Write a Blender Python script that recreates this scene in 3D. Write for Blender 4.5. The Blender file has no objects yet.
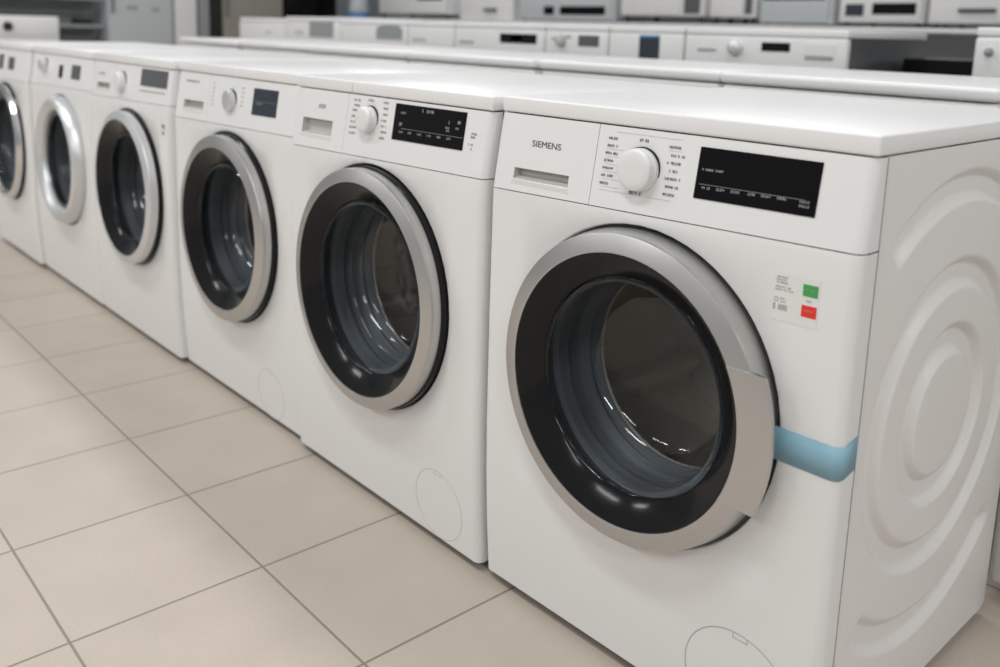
import bpy, bmesh, math, random
from mathutils import Vector, Matrix
random.seed(7)
PI = math.pi
S = bpy.context.scene
COL = S.collection

# ------------------------------------------------------------------ camera
cam_d = bpy.data.cameras.new('camera')
cam = bpy.data.objects.new('camera', cam_d)
COL.objects.link(cam)
Fv = Vector((-0.74375732, 0.64436771, -0.17780691))
Rv = Vector((0.65067581, 0.75883042, 0.02823804))
Uv = Vector((-0.15312097, 0.09469241, 0.98366016))
Cv = Vector((0.48608848, -1.00949771, 0.95553225))
cam.matrix_world = Matrix(((Rv.x, Uv.x, -Fv.x, Cv.x), (Rv.y, Uv.y, -Fv.y, Cv.y), (Rv.z, Uv.z, -Fv.z, Cv.z), (0, 0, 0, 1)))
cam_d.sensor_width = 36.0
cam_d.lens = 32.9
cam_d.shift_x = 0.0253
cam_d.shift_y = -0.1403
cam_d.clip_start = 0.05
cam_d.dof.use_dof = True
cam_d.dof.focus_distance = 1.35
cam_d.dof.aperture_fstop = 3.2
S.camera = cam

# ------------------------------------------------------------------ world and light
w = bpy.data.worlds.new('ambient_fill')  # even ambient fill added from all sides
S.world = w
w.use_nodes = True
bgn = w.node_tree.nodes['Background']
bgn.inputs[0].default_value = (0.95, 0.975, 1.0, 1)
bgn.inputs[1].default_value = 0.33
S.view_settings.view_transform = 'Standard'
S.view_settings.look = 'None'
S.view_settings.gamma = 1.0
S.view_settings.use_curve_mapping = False
S.view_settings.exposure = -0.07


def lamp(name, loc, sx, sy, power, rot=(0, 0, 0), color=(1.0, 0.988, 0.970)):
    d = bpy.data.lights.new(name, 'AREA')
    d.shape = 'RECTANGLE'; d.size = sx; d.size_y = sy
    d.energy = power; d.color = color
    o = bpy.data.objects.new(name, d)
    o.location = loc; o.rotation_euler = rot
    COL.objects.link(o)
    return o


for lx, ly, lp in ((0.2, -4.2, 44), (-2.8, -4.2, 44), (-5.8, -4.2, 44), (-0.4, -1.3, 30), (-3.0, -1.3, 30), (-5.6, -1.3, 30),
                   (2.6, -2.0, 42), (2.6, 0.9, 40), (-0.6, 0.9, 17), (-3.4, 0.9, 17), (-6.2, 0.9, 17), (-2.2, 3.4, 24), (-5.4, 3.4, 24)):  # forward and right-hand lamps added to brighten the fronts and embossed side
    lamp('ceiling_and_fill_light', (lx, ly, 3.1), 1.5, 0.30, lp)


# ------------------------------------------------------------------ materials
def mat(name, col, rough=0.5, metal=0.0, coat=0.0, spec=0.5, bump=None, emit=None):
    m = bpy.data.materials.new(name); m.use_nodes = True
    nt = m.node_tree; b = nt.nodes['Principled BSDF']
    b.inputs['Base Color'].default_value = (*col, 1)
    b.inputs['Roughness'].default_value = rough
    b.inputs['Metallic'].default_value = metal
    b.inputs['Coat Weight'].default_value = coat
    b.inputs['Coat Roughness'].default_value = 0.08
    b.inputs['Specular IOR Level'].default_value = spec
    # faint procedural variation in gloss, like moulded plastic or paint
    tc = nt.nodes.new('ShaderNodeTexCoord'); n = nt.nodes.new('ShaderNodeTexNoise')
    n.inputs['Scale'].default_value = 9.0; n.inputs['Detail'].default_value = 3
    nt.links.new(tc.outputs['Object'], n.inputs['Vector'])
    mr = nt.nodes.new('ShaderNodeMapRange')
    mr.inputs['To Min'].default_value = max(0.0, rough - 0.03); mr.inputs['To Max'].default_value = min(1, rough + 0.03)
    nt.links.new(n.outputs['Fac'], mr.inputs['Value']); nt.links.new(mr.outputs['Result'], b.inputs['Roughness'])
    if bump:
        n2 = nt.nodes.new('ShaderNodeTexNoise'); n2.inputs['Scale'].default_value = bump[0]
        nt.links.new(tc.outputs['Object'], n2.inputs['Vector'])
        bp = nt.nodes.new('ShaderNodeBump'); bp.inputs['Strength'].default_value = bump[1]; bp.inputs['Distance'].default_value = 0.001
        nt.links.new(n2.outputs['Fac'], bp.inputs['Height']); nt.links.new(bp.outputs['Normal'], b.inputs['Normal'])
    return m


M = {}
M['enamel'] = mat('white_enamel', (0.80, 0.80, 0.79), 0.34)
M['plastic'] = mat('white_plastic', (0.80, 0.80, 0.80), 0.38)
M['side'] = mat('white_side_steel', (0.80, 0.785, 0.765), 0.42)
M['lid'] = mat('white_lid', (0.83, 0.83, 0.83), 0.30)
M['recess'] = mat('recess_shade_plastic', (0.52, 0.52, 0.49), 0.5)  # darkened to put the slot's shade into the colour; also one grey knob
M['silver'] = mat('satin_silver_paint', (0.56, 0.555, 0.545), 0.34, metal=0.9)
M['silver_pale'] = mat('pale_silver_paint', (0.72, 0.73, 0.74), 0.34, metal=0.6)
M['chrome'] = mat('chrome_trim', (0.75, 0.75, 0.76), 0.16, metal=1.0)
M['piano'] = mat('piano_black_plastic', (0.010, 0.010, 0.011), 0.13, spec=0.22)
M['black'] = mat('display_black', (0.004, 0.004, 0.005), 0.2, spec=0.2)
M['rubber'] = mat('grey_rubber', (0.19, 0.205, 0.22), 0.55)
M['dark'] = mat('black_and_gap_shade', (0.012, 0.012, 0.012), 0.7)  # near black parts; also stands for shade in seams and round knobs
M['ink'] = mat('dark_print', (0.09, 0.09, 0.10), 0.6)
M['ink_mid'] = mat('mid_grey_print', (0.22, 0.22, 0.23), 0.6)
M['ink_grey'] = mat('grey_print', (0.36, 0.36, 0.37), 0.6)
M['ink_white'] = mat('white_print', (0.33, 0.34, 0.35), 0.6)
M['line'] = mat('printed_hairline', (0.55, 0.55, 0.55), 0.6)
M['label'] = mat('label_paper', (0.77, 0.77, 0.745), 0.5)
M['green'] = mat('green_label', (0.05, 0.36, 0.09), 0.5)
M['red'] = mat('red_label', (0.80, 0.03, 0.015), 0.5)
M['tape'] = mat('blue_tape', (0.25, 0.45, 0.56), 0.42)
M['foot'] = mat('black_foot', (0.03, 0.03, 0.03), 0.6)
M['grey_disp'] = mat('grey_lcd', (0.10, 0.105, 0.11), 0.35)
M['navy'] = mat('dark_navy_plastic', (0.025, 0.035, 0.05), 0.35)
M['graphite'] = mat('graphite_gloss_steel', (0.10, 0.103, 0.105), 0.22, metal=0.4)
M['steel'] = mat('stainless', (0.40, 0.41, 0.42), 0.3, metal=0.9)
M['greypaint'] = mat('grey_painted_steel', (0.30, 0.32, 0.33), 0.5)
M['palegrey'] = mat('pale_grey_paint', (0.55, 0.58, 0.60), 0.45)
M['beige'] = mat('taupe_steel', (0.30, 0.28, 0.25), 0.45)
M['blue'] = mat('blue_plastic', (0.10, 0.24, 0.50), 0.4)
M['cabback'] = mat('galvanised_back', (0.42, 0.42, 0.40), 0.5, metal=0.3)


def glass_mat():
    m = bpy.data.materials.new('door_bowl_glass'); m.use_nodes = True
    nt = m.node_tree; nt.nodes.clear()
    out = nt.nodes.new('ShaderNodeOutputMaterial')
    tr = nt.nodes.new('ShaderNodeBsdfTransparent'); tr.inputs[0].default_value = (0.82, 0.85, 0.87, 1)
    gl = nt.nodes.new('ShaderNodeBsdfGlossy'); gl.inputs['Roughness'].default_value = 0.04
    gl.inputs[0].default_value = (0.9, 0.95, 1, 1)
    fr = nt.nodes.new('ShaderNodeFresnel'); fr.inputs[0].default_value = 1.42
    tc = nt.nodes.new('ShaderNodeTexCoord'); n = nt.nodes.new('ShaderNodeTexNoise')
    n.inputs['Scale'].default_value = 14.0
    nt.links.new(tc.outputs['Object'], n.inputs['Vector'])
    bp = nt.nodes.new('ShaderNodeBump'); bp.inputs['Strength'].default_value = 0.35; bp.inputs['Distance'].default_value = 0.004
    nt.links.new(n.outputs['Fac'], bp.inputs['Height'])
    nt.links.new(bp.outputs['Normal'], gl.inputs['Normal']); nt.links.new(bp.outputs['Normal'], fr.inputs['Normal'])
    mx = nt.nodes.new('ShaderNodeMixShader')
    mul = nt.nodes.new('ShaderNodeMath'); mul.operation = 'MULTIPLY'; mul.inputs[1].default_value = 1.15; mul.use_clamp = True
    nt.links.new(fr.outputs[0], mul.inputs[0])
    nt.links.new(mul.outputs[0], mx.inputs[0]); nt.links.new(tr.outputs[0], mx.inputs[1]); nt.links.new(gl.outputs[0], mx.inputs[2])
    nt.links.new(mx.outputs[0], out.inputs[0])
    return m


M['glass'] = glass_mat()


def drum_mat(name, flat):
    m = mat(name, (0.66, 0.60, 0.52), 0.40, metal=0.4)
    nt = m.node_tree; b = nt.nodes['Principled BSDF']
    tc = nt.nodes.new('ShaderNodeTexCoord')
    mp = nt.nodes.new('ShaderNodeMapping'); mp.inputs['Scale'].default_value = (1, 0, 1) if flat else (1, 1, 1)
    mp.inputs['Rotation'].default_value = (0, math.radians(45), 0)
    v = nt.nodes.new('ShaderNodeTexVoronoi'); v.inputs['Scale'].default_value = 110; v.inputs['Randomness'].default_value = 0.0
    nt.links.new(tc.outputs['Object'], mp.inputs[0]); nt.links.new(mp.outputs[0], v.inputs['Vector'])
    mr = nt.nodes.new('ShaderNodeMapRange'); mr.inputs['From Min'].default_value = 0.16; mr.inputs['From Max'].default_value = 0.34
    nt.links.new(v.outputs['Distance'], mr.inputs['Value'])
    bp = nt.nodes.new('ShaderNodeBump'); bp.inputs['Strength'].default_value = 0.8; bp.inputs['Distance'].default_value = 0.002
    nt.links.new(mr.outputs['Result'], bp.inputs['Height']); nt.links.new(bp.outputs['Normal'], b.inputs['Normal'])
    return m


M['drum'] = drum_mat('perforated_drum_steel', False)
M['drum_back'] = drum_mat('dimpled_drum_back', True)


def floor_mat():
    m = bpy.data.materials.new('beige_floor_tile'); m.use_nodes = True
    nt = m.node_tree; N = nt.nodes; L = nt.links; b = N['Principled BSDF']
    tc = N.new('ShaderNodeTexCoord'); sep = N.new('ShaderNodeSeparateXYZ'); L.new(tc.outputs['Object'], sep.inputs[0])

    def math_(op, a, bb=None):
        n = N.new('ShaderNodeMath'); n.operation = op
        for i, v in enumerate((a, bb)):
            if v is None: continue
            if isinstance(v, (int, float)): n.inputs[i].default_value = v
            else: L.new(v, n.inputs[i])
        return n.outputs[0]
    us = []; cells = []
    for axis, x0, s in (('X', -0.5476, 0.3221), ('Y', -0.3094, 0.3291)):
        t = math_('DIVIDE', math_('SUBTRACT', sep.outputs[axis], x0), s)
        fr = math_('FRACT', t)
        d = math_('MULTIPLY', math_('MINIMUM', fr, math_('SUBTRACT', 1.0, fr)), s)
        us.append(d); cells.append(math_('FLOOR', t))
    d = math_('MINIMUM', us[0], us[1])
    mr = N.new('ShaderNodeMapRange'); mr.interpolation_type = 'SMOOTHSTEP'
    mr.inputs['From Min'].default_value = 0.0012; mr.inputs['From Max'].default_value = 0.0032
    L.new(d, mr.inputs['Value'])
    cmb = N.new('ShaderNodeCombineXYZ'); L.new(cells[0], cmb.inputs[0]); L.new(cells[1], cmb.inputs[1])
    wn = N.new('ShaderNodeTexWhiteNoise'); wn.noise_dimensions = '3D'; L.new(cmb.outputs[0], wn.inputs['Vector'])
    n1 = N.new('ShaderNodeTexNoise'); n1.inputs['Scale'].default_value = 260; n1.inputs['Detail'].default_value = 2; L.new(tc.outputs['Object'], n1.inputs['Vector'])
    n2 = N.new('ShaderNodeTexNoise'); n2.inputs['Scale'].default_value = 7; n2.inputs['Detail'].default_value = 5; L.new(tc.outputs['Object'], n2.inputs['Vector'])
    v = math_('ADD', math_('ADD', math_('MULTIPLY', wn.outputs['Value'], 0.10), math_('MULTIPLY', n1.outputs['Fac'], 0.55)), math_('MULTIPLY', n2.outputs['Fac'], 0.45))
    cr = N.new('ShaderNodeValToRGB')
    cr.color_ramp.elements[0].position = 0.35; cr.color_ramp.elements[0].color = (0.475, 0.415, 0.355, 1)
    cr.color_ramp.elements[1].position = 0.95; cr.color_ramp.elements[1].color = (0.60, 0.53, 0.46, 1)
    L.new(v, cr.inputs[0])
    mx = N.new('ShaderNodeMixRGB'); mx.inputs[1].default_value = (0.27, 0.225, 0.185, 1)
    L.new(mr.outputs['Result'], mx.inputs[0]); L.new(cr.outputs[0], mx.inputs[2]); L.new(mx.outputs[0], b.inputs['Base Color'])
    b.inputs['Roughness'].default_value = 0.42
    b.inputs['Specular IOR Level'].default_value = 0.35
    bp = N.new('ShaderNodeBump'); bp.inputs['Strength'].default_value = 0.5; bp.inputs['Distance'].default_value = 0.0012
    L.new(mr.outputs['Result'], bp.inputs['Height']); L.new(bp.outputs['Normal'], b.inputs['Normal'])
    return m


def slat_mat():
    m = mat('ribbed_grey_panel', (0.25, 0.265, 0.275), 0.5)
    nt = m.node_tree; b = nt.nodes['Principled BSDF']
    tc = nt.nodes.new('ShaderNodeTexCoord'); wv = nt.nodes.new('ShaderNodeTexWave'); wv.bands_direction = 'Z'
    wv.inputs['Scale'].default_value = 3.0
    nt.links.new(tc.outputs['Object'], wv.inputs['Vector'])
    bp = nt.nodes.new('ShaderNodeBump'); bp.inputs['Strength'].default_value = 1.0; bp.inputs['Distance'].default_value = 0.02
    nt.links.new(wv.outputs['Fac'], bp.inputs['Height']); nt.links.new(bp.outputs['Normal'], b.inputs['Normal'])
    return m


M['slat'] = slat_mat()


# ------------------------------------------------------------------ helpers
def finish(bm, name, material, parent=None, sharp=35, recalc=True, smooth=True):
    if recalc: bmesh.ops.recalc_face_normals(bm, faces=bm.faces[:])
    me = bpy.data.meshes.new(name); bm.to_mesh(me); bm.free()
    if smooth:
        for p in me.polygons: p.use_smooth = True
        me.set_sharp_from_angle(angle=math.radians(sharp))
    me.materials.append(material)
    o = bpy.data.objects.new(name, me)
    if parent is not None: o.parent = parent
    COL.objects.link(o)
    return o


def tag(o, label, cat, group=None):
    o['label'] = label; o['category'] = cat
    if group: o['group'] = group
    return o


def empty(name, loc, rz, label, cat, group=None):
    o = bpy.data.objects.new(name, None); COL.objects.link(o)
    o.location = loc; o.rotation_euler = (0, 0, rz); o.empty_display_size = 0.1
    return tag(o, label, cat, group)


def add_box(bm, x0, x1, y0, y1, z0, z1, bev=0.0, seg=2):
    vs = [bm.verts.new((x, y, z)) for x in (x0, x1) for y in (y0, y1) for z in (z0, z1)]
    fs = []
    for q in ((0, 1, 3, 2), (4, 6, 7, 5), (0, 4, 5, 1), (2, 3, 7, 6), (0, 2, 6, 4), (1, 5, 7, 3)):
        fs.append(bm.faces.new([vs[i] for i in q]))
    if bev > 0:
        es = list({e for f in fs for e in f.edges})
        bmesh.ops.bevel(bm, geom=es, offset=bev, segments=seg, affect='EDGES', profile=0.5)
    return bm


def box(name, m, parent, x0, x1, y0, y1, z0, z1, bev=0.0, seg=2):
    return finish(add_box(bmesh.new(), x0, x1, y0, y1, z0, z1, bev, seg), name, m, parent)


def add_lathe(bm, prof, cx, cz, y0=0.0, n=96, close_start=False, close_end=False):
    """prof: (radius, y) about the axis through (cx, cz) parallel to y"""
    rings = []
    for r, y in prof:
        if r < 1e-6:
            rings.append([bm.verts.new((cx, y0 + y, cz))])
        else:
            rings.append([bm.verts.new((cx + r * math.cos(2 * PI * i / n), y0 + y, cz + r * math.sin(2 * PI * i / n))) for i in range(n)])
    for a, b in zip(rings, rings[1:]):
        for i in range(n):
            j = (i + 1) % n
            if len(a) == 1: bm.faces.new((a[0], b[j], b[i]))
            elif len(b) == 1: bm.faces.new((a[i], a[j], b[0]))
            else: bm.faces.new((a[i], a[j], b[j], b[i]))
    return bm


# front profile of a machine: y as a function of height (slightly bowed front, leaning fascia)
FP = [(0.0, -0.002), (0.03, -0.004), (0.10, -0.010), (0.20, -0.016), (0.30, -0.019), (0.50, -0.021), (0.701, -0.021), (0.822, -0.002), (0.9, -0.002)]


def fy(z):
    for (a, ya), (b, yb) in zip(FP, FP[1:]):
        if z <= b: return ya + (yb - ya) * (z - a) / (b - a)
    return FP[-1][1]


CR = 0.013     # corner radius
YS = 0.020     # where the wrapped front meets the side panel


def section(W, inner, left=True, right=True):
    """columns of the wrapped front: (x, kind, arc y offset)"""
    cols = []
    n = 7
    if left:
        cols.append((-W, None))
        for i in range(n):
            a = PI / 2 * i / n
            cols.append((-W + CR * (1 - math.cos(a)), CR * (1 - math.sin(a))))
    for x in inner: cols.append((x, 0.0))
    if right:
        for i in range(n - 1, -1, -1):
            a = PI / 2 * i / n
            cols.append((-CR * (1 - math.cos(a)), CR * (1 - math.sin(a))))
        cols.append((0.0, None))
    return cols


CURW = [0.604]


def wz(x, z):
    """the seam under the fascia rises a little towards the right"""
    t = (x + CURW[0]) / CURW[0]
    b = 0.0
    for (a, va), (c, vc) in zip(((0.45, 0), (0.64, .55), (0.705, 1.0), (0.822, 0.0)), ((0.64, .55), (0.705, 1.0), (0.822, 0.0), (2, 0))):
        if a <= z <= c: b = va + (vc - va) * (z - a) / (c - a)
    return z + 0.0115 * t * b


def surf(col, z):
    x, off = col
    z = wz(x, z)
    return (x, YS if off is None else fy(z) + off, z)


def lip(bm, depth=0.008):
    """turn every open border edge straight back so that seams show a real gap"""
    be = [e for e in bm.edges if e.is_boundary]
    r = bmesh.ops.extrude_edge_only(bm, edges=be)
    for v in [g for g in r['geom'] if isinstance(g, bmesh.types.BMVert)]: v.co.y += depth


def panel_grid(cols, rows, skip=None):
    bm = bmesh.new()
    g = [[bm.verts.new(surf(c, z)) for z in rows] for c in cols]
    for i in range(len(cols) - 1):
        for j in range(len(rows) - 1):
            if skip and skip(0.5 * (cols[i][0] + cols[i + 1][0]), 0.5 * (rows[j] + rows[j + 1])): continue
            bm.faces.new((g[i][j], g[i + 1][j], g[i + 1][j + 1], g[i][j + 1]))
    bmesh.ops.delete(bm, geom=[v for v in bm.verts if not v.link_faces], context='VERTS')
    return bm


def front_with_hole(W, z0, z1, cx, cz, r):
    hs = r + 0.0032
    n = 16
    xi = [cx - hs + 2 * hs * i / n for i in range(n + 1)]
    zi = [cz - hs + 2 * hs * i / n for i in range(n + 1)]
    inner = [-W + CR, -W + 0.5 * (CR + W + cx - hs)] + xi + [0.5 * (cx + hs - CR), -CR]
    cols = section(W, inner)
    rows = [z0, z0 + 0.004, 0.06, 0.10, 0.15, 0.19] + [z for z in zi] + [0.5 * (zi[-1] + z1), z1]
    rows = sorted(set(z for z in rows if z0 <= z <= z1 and not (z not in zi and zi[0] <= z <= zi[-1])))
    bm = bmesh.new()
    g = {}
    for i, c in enumerate(cols):
        for j, z in enumerate(rows): g[i, j] = bm.verts.new(surf(c, z))
    i0 = [i for i, c in enumerate(cols) if abs(c[0] - xi[0]) < 1e-7][0]; j0 = rows.index(zi[0])
    for i in range(len(cols) - 1):
        for j in range(len(rows) - 1):
            if i0 <= i < i0 + n and j0 <= j < j0 + n: continue
            bm.faces.new((g[i, j], g[i + 1, j], g[i + 1, j + 1], g[i, j + 1]))
    loop = [(i0 + k, j0) for k in range(n)] + [(i0 + n, j0 + k) for k in range(n)] + [(i0 + n - k, j0 + n) for k in range(n)] + [(i0, j0 + n - k) for k in range(n)]
    prev = [g[q] for q in loop]
    # refine circle: two vertices per square-edge vertex would be ragged, so project directly
    for rr, dy in ((r + 0.0024, 0.0), (r + 0.0008, 0.0012), (r, 0.004), (r, 0.022)):
        cur = []
        for q in loop:
            v = g[q]; a = math.atan2(v.co.z - cz, v.co.x - cx)
            x = cx + rr * math.cos(a); z = cz + rr * math.sin(a)
            cur.append(bm.verts.new((x, fy(z) + dy, z)))
        for k in range(len(loop)):
            kk = (k + 1) % len(loop)
            bm.faces.new((prev[k], prev[kk], cur[kk], cur[k]))
        prev = cur
    bmesh.ops.delete(bm, geom=[v for v in bm.verts if not v.link_faces], context='VERTS')
    # lips only on the outer border
    be = [e for e in bm.edges if e.is_boundary and all(math.hypot(v.co.x - cx, v.co.z - cz) > r + 0.0012 for v in e.verts)]
    res = bmesh.ops.extrude_edge_only(bm, edges=be)
    for v in [q for q in res['geom'] if isinstance(q, bmesh.types.BMVert)]: v.co.y += 0.008
    return bm


def add_decal(bm, x0, x1, z0, z1, off=0.0006, th=0.0005, shear=0.0):
    """thin plate lying on the leaning front, with real thickness"""
    P = []
    for o in (off, off - th):
        for (x, z) in ((x0, z0), (x1, z0), (x1, z1), (x0, z1)):
            zw = wz(x, z); P.append(bm.verts.new((x + shear * (z - z0), fy(zw) - o, zw)))
    for q in ((0, 1, 2, 3), (7, 6, 5, 4), (0, 4, 5, 1), (1, 5, 6, 2), (2, 6, 7, 3), (3, 7, 4, 0)):
        bm.faces.new([P[i] for i in q])


def glyphs(bm, x, z, h, n, off=0.0007, sp=0.62, dens=1.0):
    """a run of tiny printed characters too small to read"""
    for k in range(n):
        x0 = x + k * h * sp * 1.25; wd = h * sp; t = h * 0.17
        if random.random() < 0.09: continue
        for s in random.sample(range(6), 3):
            if s == 0: add_decal(bm, x0, x0 + t, z, z + h, off, 0.0004)
            elif s == 1: add_decal(bm, x0 + wd - t, x0 + wd, z, z + h, off, 0.0004)
            elif s == 2: add_decal(bm, x0, x0 + wd, z, z + t, off, 0.0004)
            elif s == 3: add_decal(bm, x0, x0 + wd, z + h - t, z + h, off, 0.0004)
            elif s == 4: add_decal(bm, x0, x0 + wd, z + h * .42, z + h * .42 + t, off, 0.0004)
            else: add_decal(bm, x0 + wd * .4, x0 + wd * .4 + t, z, z + h, off, 0.0004)


def text_on_front(name, body, x0, x1, z0, h, material, parent, off=0.0004, bold=0.010):
    cu = bpy.data.curves.new('t', 'FONT'); cu.body = body; cu.size = 1.0; cu.extrude = 0.0; cu.offset = bold
    o = bpy.data.objects.new('t', cu); COL.objects.link(o)
    dg = bpy.context.evaluated_depsgraph_get(); dg.update()
    me = bpy.data.meshes.new_from_object(o.evaluated_get(dg))
    bpy.data.objects.remove(o); bpy.data.curves.remove(cu)
    xs = [v.co.x for v in me.vertices]; ys = [v.co.y for v in me.vertices]
    a, b, c, d = min(xs), max(xs), min(ys), max(ys)
    bm = bmesh.new(); bm.from_mesh(me); bpy.data.meshes.remove(me)
    for v in bm.verts:
        x = x0 + (v.co.x - a) / (b - a) * (x1 - x0); z = z0 + (v.co.y - c) / (d - c) * h
        v.co = (x, fy(z) - off, z)
    r = bmesh.ops.extrude_face_region(bm, geom=bm.faces[:])
    for v in [q for q in r['geom'] if isinstance(q, bmesh.types.BMVert)]: v.co.y -= 0.0003
    return finish(bm, name, material, parent, smooth=False)


def emboss(y, z):
    """recessed ripples on the side panel: depth in metres"""
    cy, cz = 0.284, 0.4405
    dy, dz = (y - cy) / 1.07, z - cz
    r = math.hypot(dy, dz); a = math.degrees(math.atan2(dz, dy))

    def groove(r, r0, r1, depth):
        if r < r0 or r > r1: return 0.0
        t = (r - r0) / (r1 - r0)
        s = min(1.0, t / 0.24, (1 - t) / 0.24)
        return depth * s * (0.35 + 0.65 * s * (2 - s)) if s < 1 else depth
    d = groove(r, 0.086, 0.133, 0.0110) + groove(r, 0.181, 0.226, 0.0110)
    if 40 < a < 129:
        e = min(1, (a - 40) / 4, (129 - a) / 4); d += e * groove(r, 0.303, 0.348, 0.0110)
    if -130 < a < -45:
        e = min(1, (a + 130) / 4, (-45 - a) / 4); d += e * groove(r, 0.288, 0.338, 0.0110)
    return d


def sector(cx, cz, r0, r1, aT0, aT1, aB0, aB1, yf0, yf1, yb):
    """door handle: a slice of the ring whose ends are not quite radial"""
    bm = bmesh.new(); n = 24; prof = []
    rr = [r0, r0 + 0.001, r1 - 0.004, r1 - 0.001, r1]
    yy = [yf0 + 0.0012, yf0, yf0 + (yf1 - yf0) * 0.9, yf1 + 0.0005, yf1 + 0.004]
    grid = []
    for r, y in list(zip(rr, yy)) + [(r1 - 0.004, yb), (r0, yb)]:
        t = (r - r0) / (r1 - r0)
        aT = aT0 + (aT1 - aT0) * t; aB = aB0 + (aB1 - aB0) * t
        grid.append([bm.verts.new((cx + r * math.cos(math.radians(aB + (aT - aB) * i / n)), y, cz + r * math.sin(math.radians(aB + (aT - aB) * i / n)))) for i in range(n + 1)])
    m = len(grid)
    for k in range(m):
        for i in range(n): bm.faces.new((grid[k][i], grid[k][i + 1], grid[(k + 1) % m][i + 1], grid[(k + 1) % m][i]))
    bm.faces.new([g[0] for g in grid]); bm.faces.new([g[-1] for g in grid][::-1])
    return bm


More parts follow.
